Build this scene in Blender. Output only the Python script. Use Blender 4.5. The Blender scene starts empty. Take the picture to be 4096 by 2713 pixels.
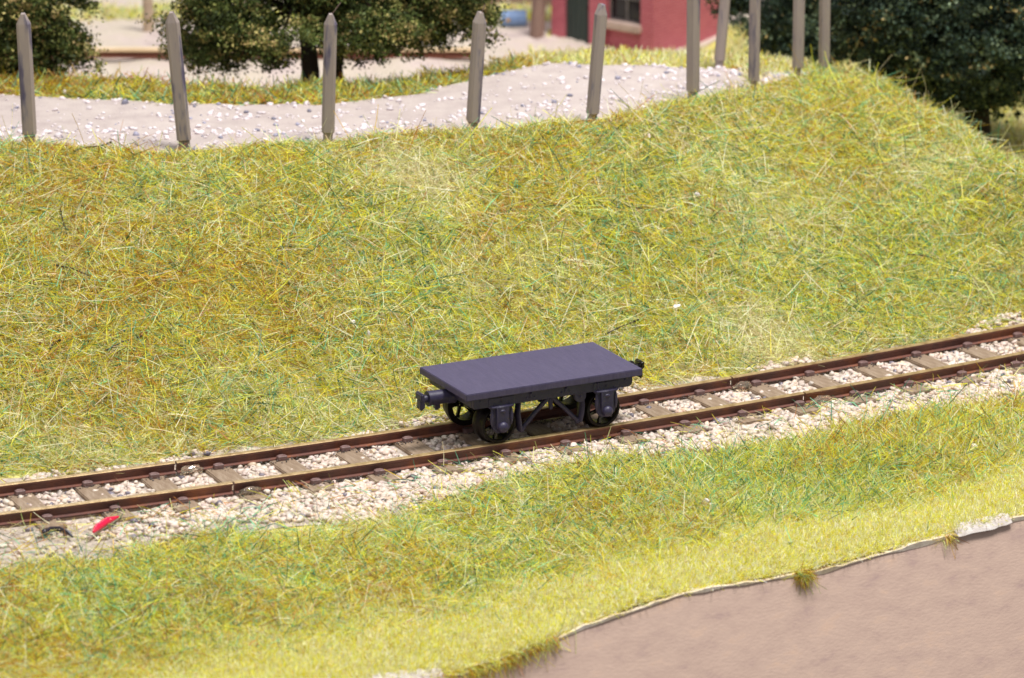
import bpy, bmesh, math, random
import numpy as np
from mathutils import Vector, Matrix

random.seed(7)
S = bpy.context.scene
COL = S.collection
R = math.radians

# ------------------------------------------------------------------ camera
# unit: 1 Blender unit = 1 cm of the model railway layout
PITCH = R(16.555)
DIST = 60.0
CAMZ = DIST * math.sin(PITCH) + 1.2636
CAMY = -DIST * math.cos(PITCH)
cd = bpy.data.cameras.new('camera')
cam = bpy.data.objects.new('camera', cd); COL.objects.link(cam)
cam.location = (0, CAMY, CAMZ)
cam.rotation_euler = (math.pi / 2 - PITCH, 0, 0)
cd.sensor_width = 36
cd.lens = 36 * 18840 / 4096
cd.clip_start = 1; cd.clip_end = 400
cd.dof.use_dof = True
cd.dof.focus_distance = 60.6
cd.dof.aperture_fstop = 0.55
cd.dof.aperture_blades = 7
S.camera = cam

# ------------------------------------------------------------------ light
w = bpy.data.worlds.new('World'); S.world = w; w.use_nodes = True
bg = w.node_tree.nodes['Background']
bg.inputs[0].default_value = (0.97, 0.96, 0.98, 1)
bg.inputs[1].default_value = 0.32

def area_light(name, loc, target, size, power, col):
    l = bpy.data.lights.new(name, 'AREA'); l.shape = 'RECTANGLE'
    l.size = size[0]; l.size_y = size[1]; l.energy = power; l.color = col
    o = bpy.data.objects.new(name, l); COL.objects.link(o); o.location = loc
    o.rotation_euler = (Vector(target) - Vector(loc)).to_track_quat('-Z', 'Y').to_euler()
    return o
area_light('studio_key_light', (15, -4, 60), (0, 4, 0), (18, 16), 56000, (1.0, 0.97, 0.93))
area_light('studio_side_light', (-26, -26, 54), (0, 4, 0), (16, 16), 11000, (1.0, 0.97, 0.95))
area_light('studio_back_light', (-24, 66, 30), (-2, 2, 0), (40, 16), 6500, (0.97, 0.98, 1.0))

S.view_settings.view_transform = 'Standard'
S.view_settings.look = 'None'
S.view_settings.exposure = 0.0
S.view_settings.gamma = 1.0
S.view_settings.use_curve_mapping = False
S.render.engine = 'CYCLES'
S.cycles.max_bounces = 10; S.cycles.diffuse_bounces = 6; S.cycles.transmission_bounces = 8

# ------------------------------------------------------------------ helpers
CF = np.array([0, math.cos(PITCH), -math.sin(PITCH)])
CU = np.array([0, math.sin(PITCH), math.cos(PITCH)])
C0 = np.array([0, CAMY, CAMZ])
KD = 4096 / 2368.0
def ray_dir(xd, yd):
    return CF + np.array([1., 0, 0]) * (xd * KD - 2048) / 18840 - CU * (yd * KD - 1356) / 18840
def at_y(xd, yd, Y):
    d = ray_dir(xd, yd); return C0 + d * (Y - C0[1]) / d[1]
def at_z(xd, yd, z):
    d = ray_dir(xd, yd); return C0 + d * (z - C0[2]) / d[2]

def srgb(r, g, b):
    f = lambda c: (c / 255 / 12.92) if c / 255 <= .04045 else ((c / 255 + .055) / 1.055) ** 2.4
    return (f(r), f(g), f(b))

def vnoise(x, y, scale, seed=0):
    x = np.asarray(x, float) / scale; y = np.asarray(y, float) / scale
    xi = np.floor(x).astype(np.int64); yi = np.floor(y).astype(np.int64)
    fx = x - xi; fy = y - yi
    fx = fx * fx * (3 - 2 * fx); fy = fy * fy * (3 - 2 * fy)
    def h(i, j):
        n = (i * 374761393 + j * 668265263 + seed * 1274126177) & 0xffffffff
        n = ((n ^ (n >> 13)) * 1274126177) & 0xffffffff
        return ((n ^ (n >> 16)) & 0xffff) / 65535.0
    a = h(xi, yi); b = h(xi + 1, yi); c = h(xi, yi + 1); d = h(xi + 1, yi + 1)
    return (a + (b - a) * fx) * (1 - fy) + (c + (d - c) * fx) * fy

def tag(o, label=None, cat=None, group=None, kind=None):
    if label: o['label'] = label
    if cat: o['category'] = cat
    if group: o['group'] = group
    if kind: o['kind'] = kind
    return o
def empty(name, loc=(0, 0, 0), rz=0):
    o = bpy.data.objects.new(name, None); COL.objects.link(o)
    o.location = loc; o.rotation_euler = (0, 0, rz); o.empty_display_size = .2
    return o
def link_mesh(name, me, mat, parent=None):
    if mat: me.materials.append(mat)
    o = bpy.data.objects.new(name, me); COL.objects.link(o)
    if parent: o.parent = parent
    return o
def np_mesh(name, V, F, mat, parent=None, colors=None, smooth=False):
    """V (n,3); F (m,k) all the same size k"""
    me = bpy.data.meshes.new(name)
    V = np.ascontiguousarray(V, np.float32); F = np.ascontiguousarray(F, np.int32)
    m, k = F.shape
    me.vertices.add(len(V)); me.vertices.foreach_set('co', V.ravel())
    me.loops.add(m * k); me.loops.foreach_set('vertex_index', F.ravel())
    me.polygons.add(m)
    me.polygons.foreach_set('loop_start', np.arange(0, m * k, k, dtype=np.int32))
    try: me.polygons.foreach_set('loop_total', np.full(m, k, np.int32))
    except Exception: pass
    me.polygons.foreach_set('use_smooth', np.full(m, smooth, bool))
    me.update(calc_edges=True)
    if colors is not None:
        a = me.color_attributes.new('Col', 'FLOAT_COLOR', 'POINT')
        c = np.ones((len(V), 4), np.float32); c[:, :3] = colors
        a.data.foreach_set('color', c.ravel())
    return link_mesh(name, me, mat, parent)
def bm_obj(name, bm, mat, parent=None, smooth=False, bevel=0, seg=2):
    if bevel:
        es = [e for e in bm.edges if len(e.link_faces) == 2 and e.calc_face_angle(0) > .6]
        bmesh.ops.bevel(bm, geom=es, offset=bevel, segments=seg, affect='EDGES', clamp_overlap=True)
    bmesh.ops.recalc_face_normals(bm, faces=bm.faces)
    me = bpy.data.meshes.new(name); bm.to_mesh(me); bm.free()
    if smooth:
        me.polygons.foreach_set('use_smooth', np.ones(len(me.polygons), bool))
        try: me.set_sharp_from_angle(angle=R(38))
        except Exception: pass
    return link_mesh(name, me, mat, parent)
def box(bm, c, s, rot=None):
    M = Matrix.Translation(c) @ (rot.to_4x4() if rot else Matrix.Identity(4)) @ Matrix.Diagonal((s[0], s[1], s[2], 1))
    return bmesh.ops.create_cube(bm, size=1, matrix=M)['verts']
def cyl(bm, p, q, r1, r2=None, n=16, caps=True):
    p = Vector(p); q = Vector(q); d = q - p
    M = Matrix.Translation((p + q) / 2) @ d.to_track_quat('Z', 'Y').to_matrix().to_4x4()
    bmesh.ops.create_cone(bm, cap_ends=caps, segments=n, radius1=r1, radius2=r1 if r2 is None else r2, depth=d.length, matrix=M)
def ball(bm, c, r, sc=(1, 1, 1), u=14, v=10):
    bmesh.ops.create_uvsphere(bm, u_segments=u, v_segments=v, radius=r, matrix=Matrix.Translation(c) @ Matrix.Diagonal((*sc, 1)))
def tube(bm, pts, rad, n=8):
    pts = [Vector(p) for p in pts]; rings = []
    for i, p in enumerate(pts):
        t = (pts[min(i + 1, len(pts) - 1)] - pts[max(i - 1, 0)]).normalized()
        a = t.orthogonal().normalized() if i == 0 else (prev - t * prev.dot(t)).normalized()
        prev = a; b = t.cross(a); r = rad[i] if hasattr(rad, '__len__') else rad
        rings.append([bm.verts.new(p + (a * math.cos(2 * math.pi * k / n) + b * math.sin(2 * math.pi * k / n)) * r) for k in range(n)])
    for i in range(len(rings) - 1):
        for k in range(n):
            bm.faces.new((rings[i][k], rings[i][(k + 1) % n], rings[i + 1][(k + 1) % n], rings[i + 1][k]))
    bm.faces.new(rings[0][::-1]); bm.faces.new(rings[-1])
def prism(bm, outline, y0, y1):
    """outline in (x,z), extruded along y"""
    A = [bm.verts.new((x, y0, z)) for x, z in outline]; B = [bm.verts.new((x, y1, z)) for x, z in outline]
    n = len(A)
    bm.faces.new(A); bm.faces.new(B[::-1])
    for i in range(n): bm.faces.new((A[i], B[i], B[(i + 1) % n], A[(i + 1) % n]))

# ------------------------------------------------------------------ materials
def new_mat(name):
    m = bpy.data.materials.new(name); m.use_nodes = True
    nt = m.node_tree; p = nt.nodes['Principled BSDF']
    return m, nt, p
def N(nt, t, **kw):
    n = nt.nodes.new(t)
    for k, v in kw.items():
        if k.startswith('i_'): n.inputs[k[2:].replace('_', ' ')].default_value = v
        else: setattr(n, k, v)
    return n
def ramp(nt, stops):
    n = nt.nodes.new('ShaderNodeValToRGB'); e = n.color_ramp.elements
    while len(e) < len(stops): e.new(0.5)
    for k, (p, c) in enumerate(stops): e[k].position = p; e[k].color = (*c, 1)
    return n
def noisy(name, cols, scale=5, detail=6, rough=.6, bump=.1, bscale=30, stretch=(1, 1, 1), spec=.4, metal=0, bdist=.02):
    m, nt, p = new_mat(name); L = nt.links.new
    tc = N(nt, 'ShaderNodeTexCoord'); mp = N(nt, 'ShaderNodeMapping'); mp.inputs['Scale'].default_value = stretch
    L(tc.outputs['Object'], mp.inputs[0])
    n1 = N(nt, 'ShaderNodeTexNoise', i_Scale=scale, i_Detail=detail, i_Roughness=.65); L(mp.outputs[0], n1.inputs['Vector'])
    rp = ramp(nt, [(0.3 + .4 * k / max(1, len(cols) - 1), c) for k, c in enumerate(cols)])
    L(n1.outputs['Fac'], rp.inputs[0]); L(rp.outputs[0], p.inputs['Base Color'])
    n2 = N(nt, 'ShaderNodeTexNoise', i_Scale=bscale, i_Detail=5); L(mp.outputs[0], n2.inputs['Vector'])
    b = N(nt, 'ShaderNodeBump', i_Strength=bump, i_Distance=bdist); L(n2.outputs['Fac'], b.inputs['Height']); L(b.outputs[0], p.inputs['Normal'])
    p.inputs['Roughness'].default_value = rough; p.inputs['Metallic'].default_value = metal
    p.inputs['Specular IOR Level'].default_value = spec
    return m
def attr_mat(name, rough=.55, spec=.3, trans=0, jitter=0):
    m, nt, p = new_mat(name); L = nt.links.new
    a = N(nt, 'ShaderNodeAttribute', attribute_name='Col')
    L(a.outputs['Color'], p.inputs['Base Color'])
    p.inputs['Roughness'].default_value = rough; p.inputs['Specular IOR Level'].default_value = spec
    if trans:
        t = N(nt, 'ShaderNodeBsdfTranslucent'); L(a.outputs['Color'], t.inputs[0])
        mx = N(nt, 'ShaderNodeMixShader'); mx.inputs[0].default_value = trans
        L(p.outputs[0], mx.inputs[1]); L(t.outputs[0], mx.inputs[2])
        L(mx.outputs[0], nt.nodes['Material Output'].inputs[0])
    return m

M = {}
M['grass'] = attr_mat('grass_fibre', .42, .4, .34)
M['leaf'] = attr_mat('leaf_flock', .6, .25, .1)
M['stone'] = attr_mat('ballast_stone', .38, .45)
M['ground'] = noisy('turf_base', [srgb(190, 172, 92), srgb(206, 192, 112), srgb(216, 208, 136), srgb(198, 202, 142)], 1.6, 8, .95, .6, 26, spec=.1, bdist=.05)
M['soil'] = noisy('ballast_bed', [srgb(120, 108, 100), srgb(185, 172, 160), srgb(205, 192, 180)], 6, 8, .8, .6, 22, bdist=.05)
M['path'] = noisy('path_cement', [srgb(170, 157, 155), srgb(184, 172, 168), srgb(192, 181, 176)], 2.6, 12, .85, .6, 22, spec=.2, bdist=.03)
M['yard'] = noisy('yard_gravel', [srgb(172, 156, 152), srgb(200, 184, 178), srgb(196, 184, 168), srgb(210, 197, 186)], 1.1, 9, .9, .6, 8, spec=.2, bdist=.08)
M['fascia'] = noisy('fascia_paint', [srgb(176, 150, 142), srgb(190, 164, 150), srgb(196, 170, 155), srgb(204, 174, 154)], 2.2, 14, .5, .22, 16, (1, 1, 2.4), spec=.35, bdist=.02)
M['plaster'] = noisy('plaster', [srgb(206, 186, 150), srgb(232, 220, 206)], 2, 6, .7, .4, 18)
M['wagon'] = noisy('wagon_deck_paint', [srgb(67, 62, 89), srgb(74, 68, 96), srgb(81, 75, 103)], 5, 10, .55, .3, 26, (6, .7, 1), spec=.4)
M['frame'] = noisy('wagon_frame_paint', [srgb(44, 40, 64), srgb(50, 46, 71), srgb(56, 52, 77)], 7, 5, .45, .2, 20, spec=.45)
M['black'] = noisy('black_plastic', [srgb(14, 11, 14), srgb(20, 15, 17)], 6, 4, .22, .05, 20, spec=.6)
M['tyre'] = noisy('wheel_rim_metal', [srgb(12, 8, 10), srgb(24, 16, 14)], 6, 4, .42, .05, 20, spec=.22, metal=0)  # near black, shade under the wagon put into the rim colour
M['sleeper'] = noisy('sleeper_plastic', [srgb(122, 102, 84), srgb(146, 126, 106), srgb(168, 150, 132)], 3, 9, .6, .7, 10, (7, 1, 1), spec=.35)
M['clip'] = noisy('clip_plastic', [srgb(104, 78, 74), srgb(136, 112, 110)], 9, 6, .5, .4, 25)
M['pale_plaster'] = noisy('pale_plaster', [srgb(178, 166, 158), srgb(212, 206, 202)], 9, 6, .75, .7, 22)
M['twig'] = noisy('dark_twig', [srgb(35, 26, 24), srgb(60, 48, 40)], 12, 4, .6, .4, 30)
M['bark'] = noisy('tree_bark', [srgb(30, 22, 16), srgb(62, 48, 36)], 4, 8, .85, .8, 12, (1, 1, .4), bdist=.06)
M['white_chip'] = noisy('white_chip', [srgb(225, 215, 215), srgb(245, 242, 245)], 9, 4, .5, .3, 25)

def rail_mat():
    m, nt, p = new_mat('rail_metal'); L = nt.links.new
    tc = N(nt, 'ShaderNodeTexCoord'); g = N(nt, 'ShaderNodeNewGeometry')
    n1 = N(nt, 'ShaderNodeTexNoise', i_Scale=2.2, i_Detail=8, i_Roughness=.7); L(tc.outputs['Object'], n1.inputs['Vector'])
    rust = ramp(nt, [(.34, srgb(94, 66, 62)), (.52, srgb(116, 74, 62)), (.7, srgb(152, 94, 58))]); L(n1.outputs['Fac'], rust.inputs[0])
    n2 = N(nt, 'ShaderNodeTexNoise', i_Scale=9, i_Detail=6); L(tc.outputs['Object'], n2.inputs['Vector'])
    brass = ramp(nt, [(.3, srgb(146, 118, 78)), (.6, srgb(186, 160, 116))]); L(n2.outputs['Fac'], brass.inputs[0])
    sp = N(nt, 'ShaderNodeSeparateXYZ'); L(tc.outputs['Object'], sp.inputs[0])
    mr = N(nt, 'ShaderNodeMapRange'); mr.inputs['From Min'].default_value = .128; mr.inputs['From Max'].default_value = .136
    L(sp.outputs['Z'], mr.inputs['Value'])
    mx = N(nt, 'ShaderNodeMix', data_type='RGBA'); L(mr.outputs[0], mx.inputs['Factor']); L(rust.outputs[0], mx.inputs['A']); L(brass.outputs[0], mx.inputs['B'])
    L(mx.outputs['Result'], p.inputs['Base Color'])
    mm = N(nt, 'ShaderNodeMath', operation='MULTIPLY'); L(mr.outputs[0], mm.inputs[0]); mm.inputs[1].default_value = .35; L(mm.outputs[0], p.inputs['Metallic'])
    r2 = N(nt, 'ShaderNodeMapRange'); L(mr.outputs[0], r2.inputs['Value']); r2.inputs['To Min'].default_value = .5; r2.inputs['To Max'].default_value = .3
    L(r2.outputs[0], p.inputs['Roughness'])
    b = N(nt, 'ShaderNodeBump', i_Strength=.15, i_Distance=.01); n3 = N(nt, 'ShaderNodeTexNoise', i_Scale=24, i_Detail=5); L(tc.outputs['Object'], n3.inputs['Vector'])
    L(n3.outputs['Fac'], b.inputs['Height']); L(b.outputs[0], p.inputs['Normal'])
    return m
M['rail'] = rail_mat()
def post_mat():
    m, nt, p = new_mat('post_paint'); L = nt.links.new
    tc = N(nt, 'ShaderNodeTexCoord'); oi = N(nt, 'ShaderNodeObjectInfo')
    mp = N(nt, 'ShaderNodeMapping'); mp.inputs['Scale'].default_value = (7, 7, 1.3); L(tc.outputs['Object'], mp.inputs[0])
    ml = N(nt, 'ShaderNodeMath', operation='MULTIPLY'); L(oi.outputs['Random'], ml.inputs[0]); ml.inputs[1].default_value = 40
    cb = N(nt, 'ShaderNodeCombineXYZ'); L(ml.outputs[0], cb.inputs[0]); L(ml.outputs[0], cb.inputs[2]); L(cb.outputs[0], mp.inputs['Location'])
    n1 = N(nt, 'ShaderNodeTexNoise', i_Scale=1, i_Detail=6, i_Roughness=.55); L(mp.outputs[0], n1.inputs['Vector'])
    rp = ramp(nt, [(.30, srgb(86, 80, 102)), (.38, srgb(118, 111, 121)), (.45, srgb(150, 138, 134)), (.68, srgb(158, 146, 138))]); L(n1.outputs['Fac'], rp.inputs[0])
    L(rp.outputs[0], p.inputs['Base Color']); p.inputs['Roughness'].default_value = .6; p.inputs['Specular IOR Level'].default_value = .3
    b = N(nt, 'ShaderNodeBump', i_Strength=.15, i_Distance=.01); L(n1.outputs['Fac'], b.inputs['Height']); L(b.outputs[0], p.inputs['Normal'])
    return m
M['post'] = post_mat()
def brick_mat():
    m, nt, p = new_mat('red_brick'); L = nt.links.new
    tc = N(nt, 'ShaderNodeTexCoord')
    br = N(nt, 'ShaderNodeTexBrick'); br.inputs['Scale'].default_value = 1
    br.inputs['Brick Width'].default_value = .16; br.inputs['Row Height'].default_value = .055; br.inputs['Mortar Size'].default_value = .006
    br.inputs['Color1'].default_value = (*srgb(170, 78, 94), 1); br.inputs['Color2'].default_value = (*srgb(182, 92, 106), 1); br.inputs['Mortar'].default_value = (*srgb(190, 122, 130), 1)
    sp = N(nt, 'ShaderNodeSeparateXYZ'); L(tc.outputs['Object'], sp.inputs[0])
    ad = N(nt, 'ShaderNodeMath', operation='ADD'); L(sp.outputs['X'], ad.inputs[0]); L(sp.outputs['Y'], ad.inputs[1])
    cb = N(nt, 'ShaderNodeCombineXYZ'); L(ad.outputs[0], cb.inputs[0]); L(sp.outputs['Z'], cb.inputs[1]); L(cb.outputs[0], br.inputs['Vector'])
    L(br.outputs['Color'], p.inputs['Base Color']); p.inputs['Roughness'].default_value = .7
    b = N(nt, 'ShaderNodeBump', i_Strength=.4, i_Distance=.01); L(br.outputs['Fac'], b.inputs['Height']); b.invert = True; L(b.outputs[0], p.inputs['Normal'])
    return m
M['brick'] = brick_mat()

# ------------------------------------------------------------------ terrain
QC = (0.0080, 0.5155, -0.148)                    # track centre line  y = q x^2 + l x + c
def cy(x): return QC[0] * x * x + QC[1] * x + QC[2]
def track(x, b, z=0.0):
    s = 2 * QC[0] * x + QC[1]; k = 1 / math.sqrt(1 + s * s)
    return Vector((x - s * k * b, cy(x) + k * b, z))
def track_angle(x): return math.atan(2 * QC[0] * x + QC[1])

def ye(x): return -2.35 + .6 * (np.asarray(x, float) - 6.3)   # front edge of the baseboard
_e = []
for xd, yd in [(880, 1568), (1000, 1562), (1100, 1545), (1180, 1520), (1270, 1478), (1350, 1440), (1440, 1412), (1560, 1370), (1700, 1345), (1830, 1325), (1900, 1312), (2000, 1285), (2100, 1255), (2200, 1232), (2300, 1203), (2367, 1188)]:
    d = ray_dir(xd, yd); t = (-2.35 - .6 * 6.3 - (C0[1] - .6 * C0[0])) / (d[1] - .6 * d[0]); P = C0 + d * t
    _e.append((P[0], P[2]))
EX = np.array([-14] + [e[0] for e in _e] + [16]); EZ = np.array([_e[0][1] - .25] + [e[1] for e in _e] + [_e[-1][1]])
def ze(x): return np.interp(x, EX, EZ)

#      x      Ycrest  zc    Yback  zb    Ydown  zd
PR = np.array([
    [-14.0,  5.1, 2.38,  9.2, 2.40, 13.0, .60],
    [ -6.6,  5.1, 2.40,  9.1, 2.40, 13.0, .60],
    [ -4.5,  5.2, 2.40,  8.6, 2.40, 12.6, .60],
    [ -2.5,  5.4, 2.40,  9.1, 2.38, 13.0, .60],
    [ -0.5,  5.9, 2.40, 10.0, 2.36, 15.0, .60],
    [  1.1,  6.4, 2.40, 10.6, 2.40, 17.5, .60],
    [  2.6,  7.8, 2.40, 10.5, 2.38, 17.5, .60],
    [  3.5,  8.5, 2.38, 10.4, 2.34, 17.5, .60],
    [  4.2,  9.7, 2.36, 10.5, 2.30, 17.0, .60],
    [  5.2, 10.2, 2.34, 10.6, 2.28, 14.0, .80],
    [  6.3,  8.7, 2.06,  9.1, 2.00, 12.2, .65],
    [  7.2,  6.6, 1.74,  7.0, 1.68, 10.0, .55],
    [  9.0,  5.6, 1.40,  6.2, 1.34,  9.0, .50],
    [ 16.0,  9.0, 0.80,  9.6, 0.80, 12.0, .40]])
def terrain_raw(x, y):
    x = np.asarray(x, float); y = np.asarray(y, float)
    g = lambda k: np.interp(x, PR[:, 0], PR[:, k])
    c = cy(x); foot = c + 1.15
    yc, zc, yb, zb, yd_, zd = g(1), g(2), g(3), g(4), g(5), g(6)
    z = np.zeros_like(x)
    t = np.clip((y - foot) / (yc - foot), 0, 1)
    up = zc * (t + .10 * np.sin(math.pi * t) * 1.0 - .03 * np.sin(2 * math.pi * t))
    z = np.where(y > foot, up, z)
    z = np.where(y > yc, zc + (zb - zc) * np.clip((y - yc) / (yb - yc + 1e-6), 0, 1), z)
    t2 = np.clip((y - yb) / (yd_ - yb), 0, 1); t2 = t2 * t2 * (3 - 2 * t2) * .5 + t2 * .5
    z = np.where(y > yb, zb + (zd - zb) * t2, z)
    fr = c - 1.95; e = ye(x)
    t3 = np.clip((fr - y) / (fr - e), 0, 1.2)
    z = np.where(y < fr, ze(x) * t3, z)
    bed = -.055 - .03 * np.clip((c - 1.0 - y) / .75, 0, 1)
    z = z + np.where((y < foot) & (y > fr), bed, np.where(y <= fr, -.085 * np.clip(1 - t3, 0, 1), 0))
    return z
# sampled once on a lattice and blurred so that no crease is left
gx = np.arange(-14, 16.01, .1); gy = np.arange(-18, 60.01, .1)
GX, GY = np.meshgrid(gx, gy, indexing='ij')
H = terrain_raw(GX, GY)
for _ in range(2):
    for ax in (0, 1):
        Hp = np.pad(H, [(3, 3) if a == ax else (0, 0) for a in (0, 1)], mode='edge')
        H = sum(np.take(Hp, np.arange(k, k + H.shape[ax]), axis=ax) for k in range(7)) / 7
sd = GY - cy(GX)
wild = np.clip((np.abs(sd) - 1.2) / .8, 0, 1)
plat = np.interp(GX, PR[:, 0], PR[:, 1])
onpath = np.clip((GY - plat) / .5, 0, 1) * np.clip((np.interp(GX, PR[:, 0], PR[:, 3]) - GY) / .5, 0, 1)
nearedge = np.clip((GY - ye(GX)) / .8, 0, 1)
H += wild * (1 - onpath) * nearedge * ((vnoise(GX, GY, 1.7, 3) - .5) * .26 + (vnoise(GX, GY, .6, 4) - .5) * .12)
H += (vnoise(GX, GY, .35, 5) - .5) * .03 * wild
def hz(x, y):
    x = np.asarray(x, float); y = np.asarray(y, float)
    i = np.clip((x + 14) / .1, 0, len(gx) - 1.001); j = np.clip((y + 18) / .1, 0, len(gy) - 1.001)
    a = i.astype(int); b = j.astype(int); u = i - a; v = j - b
    return (H[a, b] * (1 - u) + H[a + 1, b] * u) * (1 - v) + (H[a, b + 1] * (1 - u) + H[a + 1, b + 1] * u) * v
def hit(xd, yd, start=46.):
    """where the line of sight through a photo point meets the terrain"""
    d = ray_dir(xd, yd); d = d / np.linalg.norm(d)
    t = np.arange(start, 110, .02); P = C0[None] + d[None] * t[:, None]
    ok = (P[:, 1] > ye(P[:, 0])) & (P[:, 2] <= hz(P[:, 0], P[:, 1]))
    k = int(np.argmax(ok)) if ok.any() else len(t) - 1
    return P[k]

# ground sheet, columns running back from the front edge of the board
nx, ny = 260, 420
xs = np.linspace(-13.5, 15.5, nx); tt = np.linspace(0, 1, ny) ** 1.5
YY = ye(xs)[:, None] + tt[None] * (58 - ye(xs)[:, None]); XX = np.repeat(xs[:, None], ny, 1)
V = np.stack([XX, YY, hz(XX, YY)], -1).reshape(-1, 3)
I = np.arange(nx * ny).reshape(nx, ny)
F = np.stack([I[:-1, :-1], I[1:, :-1], I[1:, 1:], I[:-1, 1:]], -1).reshape(-1, 4)
tag(np_mesh('ground', V, F, M['ground'], smooth=True), kind='structure')

def strip(name, near, far, lift, mat, n=160, m=24, x0=-13, x1=15, wob=0):
    """a sheet lying on the terrain between two lines given as [(x,y),...]"""
    xs = np.linspace(x0, x1, n)
    a = np.interp(xs, [p[0] for p in near], [p[1] for p in near]) + wob * (vnoise(xs, xs * 0, .5, 11) - .5)
    b = np.interp(xs, [p[0] for p in far], [p[1] for p in far]) + wob * (vnoise(xs, xs * 0 + 9, .5, 12) - .5)
    t = np.linspace(0, 1, m); Y = a[:, None] + (b - a)[:, None] * t; X = np.repeat(xs[:, None], m, 1)
    V = np.stack([X, Y, hz(X, Y) + lift], -1).reshape(-1, 3); I = np.arange(n * m).reshape(n, m)
    F = np.stack([I[:-1, :-1], I[1:, :-1], I[1:, 1:], I[:-1, 1:]], -1).reshape(-1, 4)
    return np_mesh(name, V, F, mat, smooth=True)
PN = [(-14, 5.15), (-6.6, 5.3), (-4.5, 5.35), (-2.5, 5.65), (-.55, 6.1), (1.13, 6.7), (2.6, 8.15), (3.5, 8.95), (4.1, 9.9), (4.6, 10.3)]
PF = [(-14, 8.9), (-7.4, 8.5), (-4.84, 7.9), (-2.68, 7.9), (-1.46, 8.5), (-.53, 9.6), (.3, 10.3), (.61, 10.45), (1.8, 10.35), (3.3, 10.25), (4.1, 10.3), (4.6, 10.35)]
tag(strip('path', PN, PF, .02, M['path'], x1=4.6), kind='structure')
YN = [(-14, 9.5), (-7, 9.3), (-4.8, 8.75), (-3.4, 8.9), (-2.6, 9.9), (-1.4, 9.7), (-.4, 10.6), (.4, 11.5), (.8, 14), (2.4, 18.), (4, 21), (6, 24), (16, 28)]
tag(strip('yard', YN, [(-14, 57), (16, 57)], .02, M['yard'], m=200), kind='structure')
bedn = [(x, cy(x) - 2.2) for x in np.linspace(-14, 15, 60)]; bedf = [(x, cy(x) + 1.15) for x in np.linspace(-14, 15, 60)]
tag(strip('track_bed', bedn, bedf, .012, M['soil'], m=30, wob=.3), kind='structure')

# painted fascia of the baseboard with a rim of plaster
fx = np.linspace(-13.5, 15.5, 240)
top = ze(fx) - .03 + (vnoise(fx, fx * 0, .25, 21) - .5) * .03
ca, sa = math.cos(math.atan(.6)), math.sin(math.atan(.6))
def wall_strip(name, xs, ztop, zbot, off, th, mat, flare=0.):
    o = np.array([sa, -ca]); y = ye(xs)
    P = [np.stack([xs + o[0] * k, y + o[1] * k, z], -1) for k, z in ((off + flare, zbot), (off, ztop), (off - th, ztop), (off - th, zbot))]
    V = np.stack(P, 1).reshape(-1, 3); n = len(xs); I = np.arange(4 * n).reshape(n, 4); F = []
    for k in range(4): F.append(np.stack([I[:-1, k], I[1:, k], I[1:, (k + 1) % 4], I[:-1, (k + 1) % 4]], -1))
    return np_mesh(name, V, np.concatenate(F), mat)
fas = wall_strip('fascia_board', fx, top, top * 0 - 9, .04, .5, M['fascia'], 4.2)  # face sloped outward, shaped to catch more overhead light
tag(fas, 'brown painted board edge along the front of the layout', 'board')
thk = .002 + .07 * np.clip(vnoise(fx, fx * 0, .7, 31) - .5, 0, 1)
rim = wall_strip('plaster_rim', fx, ze(fx) - .012 + (vnoise(fx, fx * 0, .12, 23) - .5) * .035, top - thk, .06, .12, M['plaster'])
rim.parent = fas; tag(rim, 'thin cream plaster rim')

# ------------------------------------------------------------------ track
def sweep(x0, x1, b, prof, step=.12):
    """closed profile [(db, z)] swept beside the centre line"""
    xs = np.arange(x0, x1 + 1e-6, (x1 - x0) / max(2, round((x1 - x0) / step)))
    bm = bmesh.new(); rings = [[bm.verts.new(track(x, b + p[0], p[1])) for p in prof] for x in xs]
    for i in range(len(rings) - 1):
        for k in range(len(prof)):
            bm.faces.new((rings[i][k], rings[i][(k + 1) % len(prof)], rings[i + 1][(k + 1) % len(prof)], rings[i + 1][k]))
    bm.faces.new(rings[0]); bm.faces.new(rings[-1][::-1])
    return bm
RP = [(-.065, .002), (-.065, .014), (-.014, .028), (-.013, .094), (-.038, .106), (-.042, .134), (-.035, .142), (-.016, .1455), (.016, .1455), (.035, .142), (.042, .134), (.038, .106), (.013, .094), (.014, .028), (.065, .014), (.065, .002)]
GB = .527
def arc_xs(x_start, x_end, gap):
    out = []; x = x_start
    while x < x_end:
        out.append(x); s = 2 * QC[0] * x + QC[1]; x += gap / math.sqrt(1 + s * s)
    return out
sl_all = arc_xs(-11.55, 13, .865)
jn = [-3.66, 3.55]; jf = [-3.99, 3.15]         # joints in near and far rail
panels = [(-12.5, 0, 'rusty brown track panel at the left, brightest worn rail tops'), (0, 1, 'rusty track panel carrying the grey flat wagon'), (1, 13, 'curving rusty track panel running off right of the wagon')]
NE = [-12.5] + jn + [13]; FE = [-12.5] + jf + [13]
slabs = {}
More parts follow.
